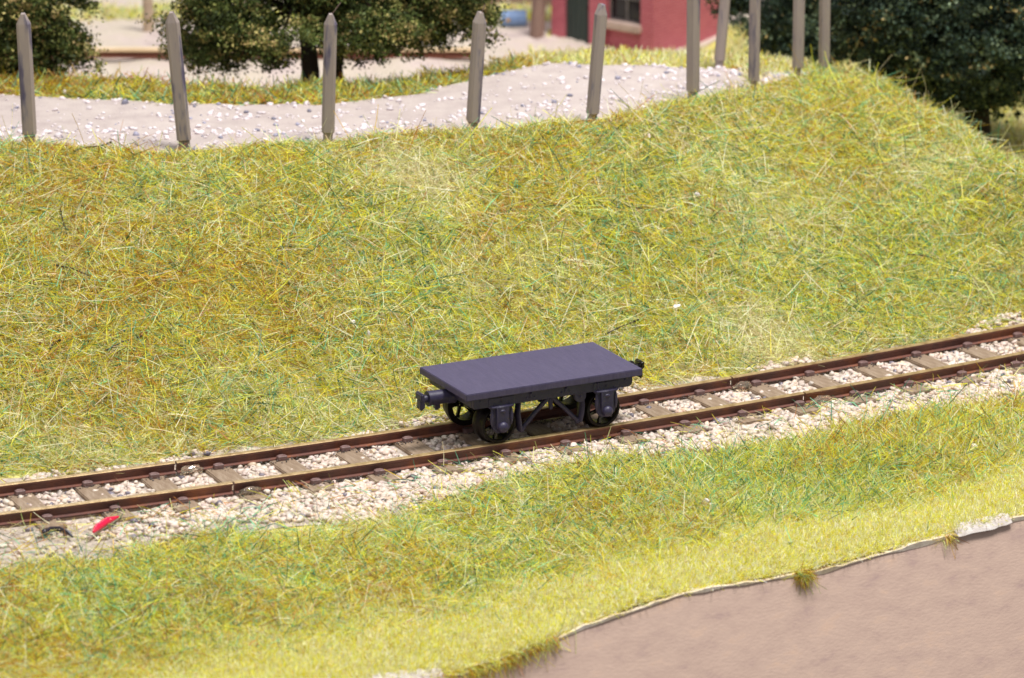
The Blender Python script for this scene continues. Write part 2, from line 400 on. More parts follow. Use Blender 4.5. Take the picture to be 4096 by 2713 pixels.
for k in range(3):
    nx0, nx1 = NE[k] + .012, NE[k + 1] - .012; fx0, fx1 = FE[k] + .012, FE[k + 1] - .012
    root = empty('railway_track', (0, 0, 0)); tag(root, panels[k][2], 'railway track', 'sections of the front railway track')
    for b, a0, a1 in ((-GB, nx0, nx1), (GB, fx0, fx1)):
        r = bm_obj('rail', sweep(a0, a1, b, RP), M['rail'], root, smooth=True)
    lo, hi = (NE[k] + FE[k]) / 2, (NE[k + 1] + FE[k + 1]) / 2
    for i, x in enumerate([q for q in sl_all if lo - .05 < q <= hi - .05]):
        rn = random.Random(int(x * 100))
        ang = track_angle(x) + rn.uniform(-.02, .02)
        bm = bmesh.new(); box(bm, (0, 0, -.06), (.33, 1.78, .12))
        s = bm_obj('sleeper', bm, M['sleeper'], root, bevel=.012)
        P = track(x, rn.uniform(-.02, .02)); s.location = (P.x, P.y, rn.uniform(-.003, .003)); s.rotation_euler = (0, 0, ang)
        for sb, side in ((-GB, -1), (GB, -1), (-GB, 1), (GB, 1)):
            bm = bmesh.new(); yb = sb + side * .085
            box(bm, (0, yb, .03), (.125, .075, .062)); box(bm, (0, yb - side * .03, .045), (.08, .03, .04))
            bm_obj('rail_clip', bm, M['clip'], s, bevel=.008, seg=1)
    # plastic webs joining the sleepers under the rails
    for b, a0, a1 in ((-GB, nx0, nx1), (GB, fx0, fx1)):
        if k == 0:
            bm_obj('sleeper_web', sweep(a0, a1, b, [(-.05, -.1), (-.05, -.012), (.05, -.012), (.05, -.1)]), M['sleeper'], root)

# clear glue blobs over the rail joints
mg, nt, p = new_mat('clear_glue'); p.inputs['Transmission Weight'].default_value = .9; p.inputs['Roughness'].default_value = .08
p.inputs['Base Color'].default_value = (*srgb(250, 238, 214), 1); p.inputs['IOR'].default_value = 1.4
def glue(x, b, lab, sx):
    bm = bmesh.new(); rn = random.Random(int(x * 77))
    bmesh.ops.create_icosphere(bm, subdivisions=3, radius=1)
    for v in bm.verts:
        n = vnoise(v.co.x * 2 + 5, v.co.y * 2 + v.co.z * 2.3, .8, int(abs(x) * 10)); v.co *= .75 + .5 * float(n)
        v.co = Vector((v.co.x * sx, v.co.y * .075, max(v.co.z, -.15) * .085))
    P = track(x, b, .012); o = bm_obj('glue_blob', bm, mg, smooth=True); o.location = P; o.rotation_euler = (0, 0, track_angle(x))
    tag(o, lab, 'glue blob', 'glue blobs at the rail joints')
glue(-3.62 + .12, -GB - .11, 'clear glue blob at the near rail joint left of the wagon', .15)
glue(-3.93 + .1, GB - .12, 'clear glue blob at the far rail joint left of the wagon', .15)
glue(3.60 + .12, -GB - .12, 'clear glue blob at the near rail joint right of the wagon', .17)
glue(3.20 + .05, GB - .12, 'clear glue blob at the far rail joint right of the wagon', .13)

# ------------------------------------------------------------------ stones
def ico(sub):
    bm = bmesh.new(); bmesh.ops.create_icosphere(bm, subdivisions=sub, radius=1)
    v = np.array([q.co[:] for q in bm.verts]); f = np.array([[w_.index for w_ in q.verts] for q in bm.faces]); bm.free(); return v, f
def stones(name, X, Y, Z, rad, cols, mat, seed, sub=2, flat=.75):
    rg = np.random.default_rng(seed); v, f = ico(sub); n = len(X); k = len(v)
    # a dozen lumpy prototypes with cut facets
    protos = []
    for q in range(14):
        u = v.copy()
        for _ in range(9):
            d = rg.normal(size=3); d /= np.linalg.norm(d); h = rg.uniform(.55, .85); dd = u @ d
            u -= np.where(dd > h, dd - h, 0)[:, None] * d
        protos.append(u * (1 + .06 * rg.normal(size=(k, 1))))
    protos = np.array(protos); U = protos[rg.integers(0, 14, n)]
    sc = rg.uniform(.7, 1.25, (n, 1, 3)); U = U * sc * rad[:, None, None]
    q = rg.normal(size=(n, 4)); q /= np.linalg.norm(q, axis=1)[:, None]; a, b, c, d = q.T
    Rm = np.stack([1 - 2 * (c * c + d * d), 2 * (b * c - a * d), 2 * (b * d + a * c), 2 * (b * c + a * d), 1 - 2 * (b * b + d * d), 2 * (c * d - a * b), 2 * (b * d - a * c), 2 * (c * d + a * b), 1 - 2 * (b * b + c * c)], -1).reshape(n, 3, 3)
    U = np.einsum('nij,nkj->nki', Rm, U); U[:, :, 2] *= flat
    U += np.stack([X, Y, Z], -1)[:, None]
    Fs = (f[None] + (np.arange(n) * k)[:, None, None]).reshape(-1, 3)
    return np_mesh(name, U.reshape(-1, 3), Fs, mat, colors=np.repeat(cols, k, 0), smooth=True)
rg = np.random.default_rng(5)
def balb(x): return np.interp(x, [-8, -3.6, -2.5, -1, .5, 2, 4, 7], [-1.75, -1.8, -1.85, -1.65, -1.3, -1.4, -1.6, -1.7]) - .35 * (vnoise(x, x * 0 + 4, .7, 9) - .5)
def stone_cols(n, dark=.035, rg=rg):
    base = np.array(srgb(214, 198, 186)); c = base * rg.uniform(.78, 1.16, (n, 1)) * rg.uniform(.96, 1.04, (n, 3))
    m = rg.random(n) < dark; c[m] = np.array(srgb(122, 116, 128)) * rg.uniform(.6, 1.2, (m.sum(), 1))
    m = rg.random(n) < .10; c[m] *= np.array([1.04, .95, .82])
    return np.clip(c, 0, .85)
n = 42000
x = rg.uniform(-9, 10, n); b = rg.uniform(-2.1, 1.2, n)
s_ = 2 * QC[0] * x + QC[1]; kk = 1 / np.sqrt(1 + s_ * s_); X = x - s_ * kk * b; Y = cy(x) + kk * b
# keep the sleepers clear
sx = np.array(sl_all); near_s = np.min(np.abs(x[:, None] - sx[None]) / kk[:, None], axis=1)
onsl = (near_s < .22) & (np.abs(b) < .93)
onr = np.abs(np.abs(b) - GB) < .095
left = (x < -3.8) & (b < -.6)
farb = b > .95 + .22 * (vnoise(x, x * 0, .6, 8) - .3)
nearb = b < balb(x)
thin = rg.random(n) < np.where(np.abs(b) < .5, .62, .9)
keep = (~onsl | (rg.random(n) < .07)) & ~onr & ~farb & ~nearb & thin & ~(left & (rg.random(n) < np.clip((-x - 3.6) / 2.2, 0, .93)))
keep &= ~((b > .6) & (vnoise(x, x * 0 + 2, .8, 10) < .38))
X, Y, b, x = X[keep], Y[keep], b[keep], x[keep]; n = len(X)
rad = rg.uniform(.028, .058, n)
Z = hz(X, Y) + np.where(np.abs(b) > 1.25, rg.uniform(.01, .09, n), np.where(np.abs(b) > .62, rg.uniform(0, .05, n), rg.uniform(-.005, .045, n))) * np.where(b < -1.2, .6, 1)
tag(stones('ballast', X, Y, Z, rad, stone_cols(n), M['stone'], 1), 'pinkish cream crushed stone ballast packed round the track', 'ballast', kind='stuff')
# dark grit caught round the clips
n = 2600; xx = np.array(sl_all)[rg.integers(0, len(sl_all), n)] + rg.normal(0, .2, n); bb = np.where(rg.random(n) < .5, -GB - .12, GB - .12) + rg.normal(0, .05, n)
P = np.array([track(a, c, .012) for a, c in zip(xx, bb)])
cc = np.array(srgb(88, 80, 78)) * rg.uniform(.4, 1.8, (n, 1)); 
tag(stones('grit', P[:, 0], P[:, 1], P[:, 2], rg.uniform(.006, .016, n), cc, M['stone'], 2, sub=1), 'dark fine grit caught around the rail clips', 'grit', kind='stuff')
# stones lying on the path
n = 8000; x = rg.uniform(-9, 4.4, n)
pa = np.interp(x, [q[0] for q in PN], [q[1] for q in PN]); pb = np.interp(x, [q[0] for q in PF], [q[1] for q in PF])
t = rg.random(n); lane = np.exp(-((t - .3) / .1) ** 2) + np.exp(-((t - .68) / .06) ** 2) * .35 + np.exp(-((t - 1.0) / .05) ** 2) * 1.1 + .1 + np.exp(-((t - .06) / .05) ** 2) * .5
lane *= .35 + 1.1 * vnoise(x, t * 4, .7, 14)
lane += (x > 1.5) * .35 * (t > .6)
k_ = rg.random(n) < lane * .62; x, t, pa, pb = x[k_], t[k_], pa[k_], pb[k_]; n = len(x)
y = pa + (pb - pa) * t; cc = np.array(srgb(216, 206, 210)) * rg.uniform(.85, 1.2, (n, 1)); m_ = rg.random(n) < .09; cc[m_] = np.array(srgb(150, 148, 168)) * rg.uniform(.6, 1.2, (m_.sum(), 1))
rad = .01 + .042 * rg.random(n) ** 1.8 * np.where(rg.random(n) < .15, 1.5, 1)
tag(stones('path_stones', x, y, hz(x, y) + .02 + rad * .2, rad, np.clip(cc, 0, .85), M['stone'], 3), 'loose white and grey stones scattered on the pale path', 'stones', kind='stuff')

# ------------------------------------------------------------------ grass
PAL = np.array([srgb(244, 232, 70), srgb(230, 214, 98), srgb(208, 172, 62), srgb(186, 122, 62), srgb(198, 214, 130), srgb(126, 200, 158), srgb(26, 106, 82), srgb(248, 232, 190), srgb(228, 230, 160)])
PALE = [(*hit(xd, yd)[:2], a_, b_, c_) for xd, yd, a_, b_, c_ in ((990, 430, .55, .45, 5), (940, 400, .5, .4, 4), (1040, 650, .4, .3, 3), (560, 480, .35, .3, 3), (1750, 470, .9, .7, 2.5), (2130, 400, .5, .5, 4), (1780, 800, .5, .3, 6), (1760, 760, .7, .4, 3), (700, 950, 1.2, .4, 2), (1250, 620, .8, .6, 1.6), (150, 1040, 1., .3, 2.5), (900, 1220, 1.5, .4, 2))]
def blades(name, X, Y, length, width, elev, seed, weights, bend=.5, rows=3, lift=0., colmul=1., az=None, label=None, cat='grass', taper=.6, patch=True):
    rg = np.random.default_rng(seed); n = len(X)
    Z = hz(X, Y) + lift + rg.uniform(-.02, .03, n)
    az = rg.uniform(0, 2 * math.pi, n) if az is None else az
    el = np.clip(elev + rg.normal(0, .22, n), -.15, 1.5)
    # follow the slope of the ground
    e = .15; gxs = (hz(X + e, Y) - hz(X - e, Y)) / (2 * e); gys = (hz(X, Y + e) - hz(X, Y - e)) / (2 * e)
    gxs = np.clip(gxs, -.7, .7); gys = np.clip(gys, -.7, .7)
    D = np.stack([np.cos(az) * np.cos(el), np.sin(az) * np.cos(el), np.sin(el)], -1)
    D[:, 2] += (D[:, 0] * gxs + D[:, 1] * gys)
    D /= np.linalg.norm(D, axis=1)[:, None]
    side = np.cross(D, rg.normal(size=(n, 3))); side /= np.linalg.norm(side, axis=1)[:, None]
    bd = np.cross(D, side) * (rg.normal(0, bend, n) * .5)[:, None]; bd[:, 2] -= np.abs(rg.normal(0, bend * .35, n))
    t = np.linspace(0, 1, rows)
    C = np.stack([X, Y, Z], -1)[:, None] + D[:, None] * (t[None, :, None] * length[:, None, None]) + bd[:, None] * ((t ** 2)[None, :, None] * length[:, None, None])
    wv = (1 - (1 - taper) * t)[None, :, None] * width[:, None, None] * .5
    Vv = np.stack([C - side[:, None] * wv, C + side[:, None] * wv], 2)         # n, rows, 2, 3
    base = np.arange(rows - 1) * 2
    f = np.stack([base, base + 1, base + 3, base + 2], -1)
    Fs = (f[None] + (np.arange(n) * rows * 2)[:, None, None]).reshape(-1, 4)
    wts = np.repeat(np.array(weights, float)[None], n, 0)
    if patch:
        g1 = vnoise(X, Y * .8, 1.5, 41); g2 = vnoise(X + 3, Y, .5, 42); wm = .6 * g1 + .4 * g2
        left = np.clip((1 - X) / 7, -.6, 1) + .9 * np.clip((Y - cy(X) - 3) / 4, -.6, .6)
        wts[:, [2, 3]] *= np.exp(2.2 * (wm - .5) + .4 * left)[:, None]
        wts[:, [4, 5, 6]] *= np.exp(-1.3 * (wm - .5))[:, None]
        wts[:, [7, 8]] *= (1 + 1.6 * np.exp(-np.abs(Y - cy(X) - 1) / .7))[:, None]
        wts[:, 7] *= np.exp(1.5 * (vnoise(X, Y, 1.1, 44) - .5))
        for px_, py_, sx_, sy_, am in PALE:                  # thin pale patches in the flock
            q_ = np.exp(-((X - px_) / sx_) ** 2 - ((Y - py_) / sy_) ** 2)
            wts[:, [7, 8]] *= (1 + am * q_)[:, None]; wts[:, [2, 3]] *= (1 - .8 * q_)[:, None]
    cum = np.cumsum(wts, 1); cum /= cum[:, -1:]
    ci = (rg.random(n)[:, None] > cum).sum(1)
    c = PAL[np.clip(ci, 0, len(PAL) - 1)] * rg.uniform(.58, 1.4, (n, 1)) * rg.uniform(.93, 1.07, (n, 3)) * colmul
    o = np_mesh(name, Vv.reshape(-1, 3), Fs, M['grass'], colors=np.repeat(np.clip(c, 0, .9), rows * 2, 0))
    tag(o, label, cat, kind='stuff')
    return o
def scatter(n, x0, x1, fn, seed):
    """uniform points between two curves lo(x), hi(x)"""
    rg = np.random.default_rng(seed); x = rg.uniform(x0, x1, n); lo, hi = fn(x); keep = rg.random(n) < (hi - lo) / np.max(hi - lo)
    x = x[keep]; lo, hi = fn(x); return x, lo + (hi - lo) * rg.random(len(x))
crest = lambda x: np.interp(x, PR[:, 0], PR[:, 1])
pathn = lambda x: np.where(x < 4.3, np.interp(x, [q[0] for q in PN], [q[1] for q in PN]), crest(x) + .9)
W0 = [25, 17, 12, 5, 15, 10, 8, 12, 15]
def bank(x): return cy(x) + .93 + .3 * vnoise(x, x * 0, .5, 51), pathn(x) - .06 + .14 * (vnoise(x, x * 0, .3, 52) - .3)
def crestfade(x, y): return .7 + .3 * np.clip((pathn(x) - y) / .7, 0, 1)
x, y = scatter(420000, -8.6, 9.2, bank, 60); r1 = np.random.default_rng(61); n = len(x)
blades('bank_grass', x, y, r1.uniform(.07, .3, n) * crestfade(x, y), r1.uniform(.007, .0135, n), r1.uniform(.0, .65, n), 62, W0, .5, 3, label='short yellow green static grass covering the embankment behind the track')
x, y = scatter(32000, -8.6, 9.2, bank, 63); n = len(x)
blades('tall_bank_grass', x, y, r1.uniform(.28, .68, n) * crestfade(x, y) ** 1.5, r1.uniform(.008, .0135, n), r1.uniform(-.05, .4, n), 64, [14, 10, 6, 4, 8, 7, 6, 34, 8], .9, 6, lift=.03, label='long straw and green fibres lying loose over the embankment')
def front(x): return ye(x) + 1.55 + .35 * (vnoise(x, x * 0, .8, 53) - .5), cy(x) + balb(x) * 1.12 - .08 - .12 * np.clip(x - .5, 0, 3) / 3
x, y = scatter(190000, -7.6, 8.6, front, 65); n = len(x); y = y - np.abs(r1.normal(0, .38, n)) * (r1.random(n) < .5) + r1.normal(0, .1, n); y = np.maximum(y, ye(x) + .1); y = np.minimum(y, cy(x) - 1.25)
rt = np.clip((x + 1) / 4, 0, 1)
blades('front_grass', x, y, r1.uniform(.08, .26, n) * (1 + .5 * rt), r1.uniform(.007, .013, n), r1.uniform(.0, .6, n) + .4 * rt * r1.random(n), 66, W0, .5, 3, colmul=1.1, label='yellow and green static grass between the ballast and the board edge')
x, y = scatter(9000, -7.6, 8.6, front, 67); n = len(x)
blades('tall_front_grass', x, y, r1.uniform(.26, .55, n), r1.uniform(.007, .0125, n), r1.uniform(0, .8, n), 68, [14, 8, 8, 10, 8, 9, 10, 24, 6], .7, 6, lift=.02, label='long loose fibres in the grass in front of the track')
n = 420; x, y = scatter(n, -7.6, 8.6, lambda q: (ye(q) + 1.0, pathn(q)), 90); x, y = x[np.abs(y - cy(x)) > 1.6], y[np.abs(y - cy(x)) > 1.6]; n = len(x)
tag(stones('white_specks', x, y, hz(x, y) + r1.uniform(.04, .1, n), r1.uniform(.004, .014, n), np.full((n, 3), .8), M['stone'], 91, sub=1), 'tiny white specks scattered through the grass', 'specks', kind='stuff')
# stray fibres over the ballast margins
def marg(x): return cy(x) - 2.1, cy(x) - .75
x, y = scatter(2600, -7.6, 8.6, marg, 69); n = len(x)
blades('stray_fibres', x, y, r1.uniform(.12, .35, n), r1.uniform(.008, .013, n), r1.uniform(0, .5, n), 70, [10, 8, 8, 8, 10, 14, 10, 14, 6], .5, 4, lift=.04, label='stray coloured fibres lying on the ballast shoulder')
# fine yellow flock along the front edge
def flock(x): return ye(x) - .02, ye(x) + 1.8 + .3 * (vnoise(x, x * 0, .8, 53) - .5)
x, y = scatter(230000, -7.2, 8.8, flock, 71); n = len(x); y = np.maximum(y + np.abs(r1.normal(0, .1, n)) * (y > ye(x) + 1.2), ye(x) - .02)
blades('yellow_flock', x, y, r1.uniform(.05, .13, n), r1.uniform(.007, .012, n), r1.uniform(.1, 1.3, n), 72, [24, 20, 2, 0, 2, 0, 0, 40, 34], .3, 2, colmul=1.3, label='fine pale yellow flock along the front board edge', patch=False)
# tufts hanging over the fascia
def tuft(xd, yd, w_, n, seed):
    rr = np.random.default_rng(seed); P = at_plane(xd, yd); x = P[0] + rr.normal(0, w_, n); y = ye(x) - .04
    return x, y
def at_plane(xd, yd):
    d = ray_dir(xd, yd); t = (-2.35 - .6 * 6.3 - (C0[1] - .6 * C0[0])) / (d[1] - .6 * d[0]); return C0 + d * t
TX, TY = [], []
for xd, yd, w_, n in ((1852, 1322, .05, 260), (1100, 1542, .14, 150), (1190, 1512, .18, 260), (1262, 1478, .08, 110), (2190, 1232, .05, 60), (1010, 1560, .1, 160)):
    a, b = tuft(xd, yd, w_, n, int(xd)); TX.append(a); TY.append(b)
x = np.concatenate(TX); y = np.concatenate(TY); n = len(x)
rr = np.random.default_rng(3)
blades('edge_tufts', x, y, rr.uniform(.06, .17, n), rr.uniform(.008, .012, n), np.full(n, -.2), 75, [14, 18, 26, 8, 14, 2, 0, 2, 10], 2.0, 4, az=np.arctan2(-ca, sa) + rr.normal(0, .5, n), label='olive tufts of flock hanging over the brown board', patch=False)
# verge behind the path
pf = lambda x: np.interp(x, [q[0] for q in PF], [q[1] for q in PF])
def verge(x): return pf(x) + .02, np.interp(x, [q[0] for q in YN], [q[1] for q in YN]) + .05
x, y = scatter(22000, -8.8, .5, verge, 76); n = len(x)
blades('verge_grass', x, y, r1.uniform(.08, .3, n), r1.uniform(.010, .018, n), r1.uniform(.2, .9, n), 77, [20, 10, 18, 12, 14, 10, 8, 3, 10], .5, 3, colmul=.9, label='brown and green grass verge under the tree behind the path')
# soft distant grass round the hut and on the far ground at the right
def far1(x): return np.where(x < 3.4, pf(x) + .05, crest(x) + np.where(x > 4.6, 2.2, .8)), np.where(x < 3.4, 19.5, 21)
x, y = scatter(130000, .3, 11, far1, 78); n = len(x)
keep = ~((x > .3) & (x < 3.6) & (y > 18.8))
x, y = x[keep], y[keep]; n = len(x)
blades('far_grass', x, y, r1.uniform(.08, .24, n), r1.uniform(.014, .024, n), r1.uniform(.2, 1.2, n), 79, [6, 10, 2, 1, 8, 1, 0, 46, 34], .4, 3, label='pale yellow grass on the low ground around the brick hut', patch=False)
def far2(x): return 20 + 0 * x, 30 + 0 * x
x, y = scatter(70000, -9, 1.2, far2, 80); keep = (y > at_z(270, 60, .6)[1] + .6 * vnoise(x, x * 0, 1.2, 55)) & (y < at_z(270, 16, .6)[1]); x, y = x[keep], y[keep]; n = len(x)
blades('yard_grass', x, y, r1.uniform(.08, .22, n), r1.uniform(.02, .03, n), r1.uniform(.2, 1.2, n), 81, [14, 6, 2, 0, 8, 2, 0, 30, 30], .4, 2, label='pale grass patches on the far gravel yard', patch=False)

# ------------------------------------------------------------------ wagon
WX, WY, WYAW = .2432, 0., .46894
wag = empty('flat_wagon', (WX, WY, .1455), WYAW)
tag(wag, 'dark violet grey four wheeled flat wagon standing on the track', 'wagon')
DZ = .88 - .1455; HL, HW = 1.254, .680
bm = bmesh.new(); box(bm, (0, 0, DZ - .045), (2 * HL, 2 * HW, .09))
bm_obj('deck', bm, M['wagon'], wag, smooth=True, bevel=.009, seg=2)
sz0, sz1 = DZ - .225, DZ - .09
axz = .24; axs = []
def local_a(xs_, b, z):       # along-wagon position seen at source pixel x
    best = min(np.arange(-1.6, 1.6, .005), key=lambda a: abs(px_of(a, b, z) - xs_)); return float(best)
def px_of(a, b, z):
    P = np.array([WX + a * math.cos(WYAW) - b * math.sin(WYAW), WY + a * math.sin(WYAW) + b * math.cos(WYAW), z + .1455]) - C0
    return 2048 + 18840 * P[0] / (P @ CF)
AX = (-.745, .745)
for s in (-1, 1):
    yb = s * .60
    bm = bmesh.new(); r = .045
    out = [(-1.13, sz1), (-1.13, sz0 + .01), (-1.12, sz0), (1.12 - r, sz0), (1.12 - r * .3, sz0 + r * .3), (1.13, sz0 + r), (1.13, sz1)]
    prism(bm, out, yb - .035, yb + .035)
    b1 = bm; o = s * .035
    for a in (-.36, .28, .98, -.30 + .0):
        pass
    # bolted straps and bolt heads on the outer face
    for a in (-.33, .17, .62):
        box(bm, (a, yb + o + s * .006, (sz0 + sz1) / 2 + .012), (.028, .016, .085)); ball(bm, (a, yb + o + s * .012, sz1 - .03), .016)
        for da in (-.055, .06): ball(bm, (a + da, yb + o, sz0 + .055), .013)
    for a in AX:
        box(bm, (a, yb + o + s * .003, (sz0 + sz1) / 2 - .008), (.36, .012, .11))
        for da, dz in ((-.11, .03), (.0, .058), (.11, .03), (.0, .11)): ball(bm, (a + da, yb + o + s * .009, sz0 + dz), .013)
    for a in (-1.04, 1.02): ball(bm, (a, yb + o, sz1 - .035), .013)
    sb = bm_obj('solebar', bm, M['frame'], wag, smooth=True, bevel=.004, seg=1)
    # half round lug below the solebar
    bm = bmesh.new(); t_ = [(.31, sz0 + .02)] + [(.39 + .078 * math.cos(q), sz0 - .045 + .07 * math.sin(q)) for q in np.linspace(math.pi, 2 * math.pi, 12)] + [(.47, sz0 + .02)]
    prism(bm, t_, yb - .02, yb + .03); ball(bm, (.39, yb + s * .03, sz0 - .04), .016)
    bm_obj('lug', bm, M['frame'], sb, smooth=True)
    for a in AX:
        bm = bmesh.new()
        out = [(a - .175, sz0 + .012), (a + .175, sz0 + .012), (a + .175, sz0 - .01), (a + .135, sz0 - .04), (a + .125, axz - .02), (a + .07, axz - .085), (a - .07, axz - .085), (a - .125, axz - .02), (a - .135, sz0 - .04), (a - .175, sz0 - .01)]
        prism(bm, out, yb, yb + s * .05)
        for da in (-.135, .135):
            ball(bm, (a + da, yb + s * .045, (sz0 + axz) / 2 - .01), .03, (.9, .8, 3.9))
        out = [(a - .085, sz0 - .0), (a + .085, sz0 - .0), (a + .08, axz + .02), (a + .04, axz - .07), (a - .04, axz - .07), (a - .08, axz + .02)]
        prism(bm, out, yb + s * .04, yb + s * .085)
        ball(bm, (a, yb + s * .09, axz), .07, (1, .8, 1), 18, 12)
        ball(bm, (a, yb + s * .078, sz0 - .06), .033, (1.2, .6, .7)); box(bm, (a, yb + s * .05, sz0 - .004), (.30, .06, .022))
        bm_obj('axle_box', bm, M['frame'], wag, smooth=True, bevel=.006, seg=1)
for s in (-1, 1):
    bm = bmesh.new(); box(bm, (s * 1.10, 0, (sz0 + sz1) / 2), (.07, 1.14, sz1 - sz0 - .004)); 
    for b_ in (-.45, -.3, .3, .45): ball(bm, (s * 1.135, b_, (sz0 + sz1) / 2), .02)
    bm_obj('headstock', bm, M['frame'], wag, smooth=True, bevel=.006, seg=1)
    # coupling: tube, flared collar and slotted head
    zc = DZ - .205
    bm = bmesh.new(); cyl(bm, (s * 1.10, 0, zc), (s * 1.46, 0, zc), .088, .096, 24); cyl(bm, (s * 1.46, 0, zc), (s * 1.475, 0, zc), .103, .098, 24)
    cyl(bm, (s * 1.10, 0, zc), (s * 1.20, 0, zc), .105, .1, 24)
    box(bm, (s * 1.34, 0, zc - .105), (.07, .06, .07)); cyl(bm, (s * 1.34, 0, zc - .16), (s * 1.34, 0, zc - .1), .026, n=10)
    cp = bm_obj('coupling', bm, M['frame'] if s < 0 else M['black'], wag, smooth=True)
    bm = bmesh.new(); cyl(bm, (s * 1.46, 0, zc), (s * 1.56, 0, zc), .05, .05, 14)
    box(bm, (s * 1.575, 0, zc + .045), (.055, .185, .10)); box(bm, (s * 1.56, 0, zc - .055), (.07, .12, .13)); box(bm, (s * 1.575, -.035, zc - .115), (.055, .035, .05)); box(bm, (s * 1.575, .04, zc - .105), (.055, .03, .05))
    bm_obj('coupling_head', bm, M['frame'] if s < 0 else M['black'], cp, smooth=True, bevel=.016, seg=3)
def lathe(bm, prof, cx, cz, s, n=40):
    """prof [(r, y)] turned about the axle (y axis)"""
    rings = [[bm.verts.new((cx + r * math.cos(2 * math.pi * k / n), y * s, cz + r * math.sin(2 * math.pi * k / n))) for k in range(n)] for r, y in prof]
    for i in range(len(rings)):
        j = (i + 1) % len(rings)
        for k in range(n): bm.faces.new((rings[i][k], rings[i][(k + 1) % n], rings[j][(k + 1) % n], rings[j][k]))
for a in AX:
    for s in (-1, 1):
        bm = bmesh.new()
        cyl(bm, (a, s * .44, axz), (a, s * .585, axz), .05, .045, 18)
        for k in range(6):
            q = k * math.pi / 3 + .3; c_, s_2 = math.cos(q), math.sin(q)
            M4 = Matrix.Rotation(-q, 3, 'Y'); box(bm, (a + c_ * .12, s * .53, axz + s_2 * .12), (.17, .045, .042), M4)
        wh = bm_obj('wheel', bm, M['black'], wag, smooth=True, bevel=.006, seg=1)
        bm = bmesh.new()
        lathe(bm, [(.195, .42), (.195, .568), (.205, .58), (.228, .582), (.236, .575), (.240, .48), (.248, .455), (.270, .44), (.276, .40), (.270, .35), (.2, .345)], a, axz, s)
        bm_obj('tyre', bm, M['tyre'], wh, smooth=True)
        # brake block hanging beside the wheel towards the middle
        sg = 1 if a < 0 else -1
        pts = [(a + sg * .30, s * .52, sz0 + .02), (a + sg * .285, s * .52, axz + .09), (a + sg * .30, s * .52, axz - .02), (a + sg * .34 - sg * .02, s * .52, axz - .13)]
        bm = bmesh.new(); tube(bm, pts, [.028, .034, .036, .03], 10)
        for v in bm.verts: v.co.y += (v.co.y - s * .52) * 1.0
        bm_obj('brake_hanger', bm, M['frame'], wag, smooth=True)
    bm = bmesh.new(); cyl(bm, (a, -.46, axz), (a, .46, axz), .022, n=12); bm_obj('axle', bm, M['black'], wag, smooth=True)
for s in (-1, 1):
    bm = bmesh.new(); yv = s * .52
    apex = (.0, yv, sz0 + .0)
    for tx in (-.40, .40):
        tube(bm, [apex, (tx * .5, yv, (sz0 + axz - .12) / 2 + .01), (tx, yv, axz - .12)], [.034, .03, .03], 10)
        ball(bm, (tx, yv, axz - .12), .045, (1, .8, 1))
    cyl(bm, (0, yv + s * .0, sz0), (0, yv + s * .03, sz0 - .15), .034, .028, 12); ball(bm, (0, yv + s * .03, sz0 - .15), .028)
    bm_obj('brake_rigging', bm, M['frame'], wag, smooth=True)
bm = bmesh.new(); box(bm, (0, 0, sz1 - .03), (2.1, .5, .05)); box(bm, (0, 0, sz0), (.1, 1.1, .06)); cyl(bm, (.05, -.5, sz0 - .03), (.05, .5, sz0 - .03), .02)
bm_obj('underframe', bm, M['frame'], wag)

# ------------------------------------------------------------------ fence posts
def post_mesh(parent, wd, dp, h, notch):
    """pointed post: chamfered section, gable point, narrower foot"""
    bm = bmesh.new(); c = .035
    sec = lambda w_, d_, c_: [(-w_ / 2 + c_, -d_ / 2), (w_ / 2 - c_, -d_ / 2), (w_ / 2, -d_ / 2 + c_), (w_ / 2, d_ / 2 - c_), (w_ / 2 - c_, d_ / 2), (-w_ / 2 + c_, d_ / 2), (-w_ / 2, d_ / 2 - c_), (-w_ / 2, -d_ / 2 + c_)]
    lv = [(-.5, wd - notch, dp - notch, c * .6), (.13, wd - notch, dp - notch, c * .6), (.15, wd, dp, c), (h - .15, wd, dp, c)]
    rings = [[bm.verts.new((x, y, z)) for x, y in sec(w_, d_, c_)] for z, w_, d_, c_ in lv]
    # the point: a narrow ridge from front to back
    rw = .05; rings.append([bm.verts.new((max(-rw / 2, min(rw / 2, x)), y * .8, h - (.01 if abs(y) > dp / 2 - c else 0))) for x, y in sec(wd, dp, c)])
    for i in range(len(rings) - 1):
        for k in range(8): bm.faces.new((rings[i][k], rings[i][(k + 1) % 8], rings[i + 1][(k + 1) % 8], rings[i + 1][k]))
    bm.faces.new(rings[-1]); bm.faces.new(rings[0][::-1])
    return bm_obj('fence_post', bm, M['post'], parent, bevel=.006, seg=1)
#        base px       top px     Y      w    d    turn   label
POSTS = [((70, 343), (53, 30), 5.37, .195, .13, 0, 'leftmost leaning grey pointed fence post'),
         ((428, 340), (396, 26), 5.44, .195, .13, 0, 'grey pointed fence post leaning left, second from the left'),
         ((758, 330), (765, 31), 5.70, .18, .13, .05, 'grey pointed fence post in front of the two tree trunks'),
         ((1092, 308), (1112, 28), 6.15, .17, .17, .35, 'grey pointed fence post at the right end of the middle tree'),
         ((1368, 288), (1395, 10), 6.72, .16, .16, .48, 'two toned pointed fence post leaning right before the hut'),
         ((1602, 232), (1604, -58), 8.15, .17, .16, -.6, 'tall grey fence post before the right corner of the brick hut'),
         ((1743, 200), (1747, -70), 8.95, .155, .13, -.3, 'grey fence post on the grass where the pale path ends'),
         ((1845, 160), (1850, -105), 10.0, .165, .12, .2, 'grey fence post on the grass crest, second from the right'),
         ((1906, 132), (1909, -120), 10.5, .16, .12, .1, 'rightmost grey fence post beside the big dark tree')]
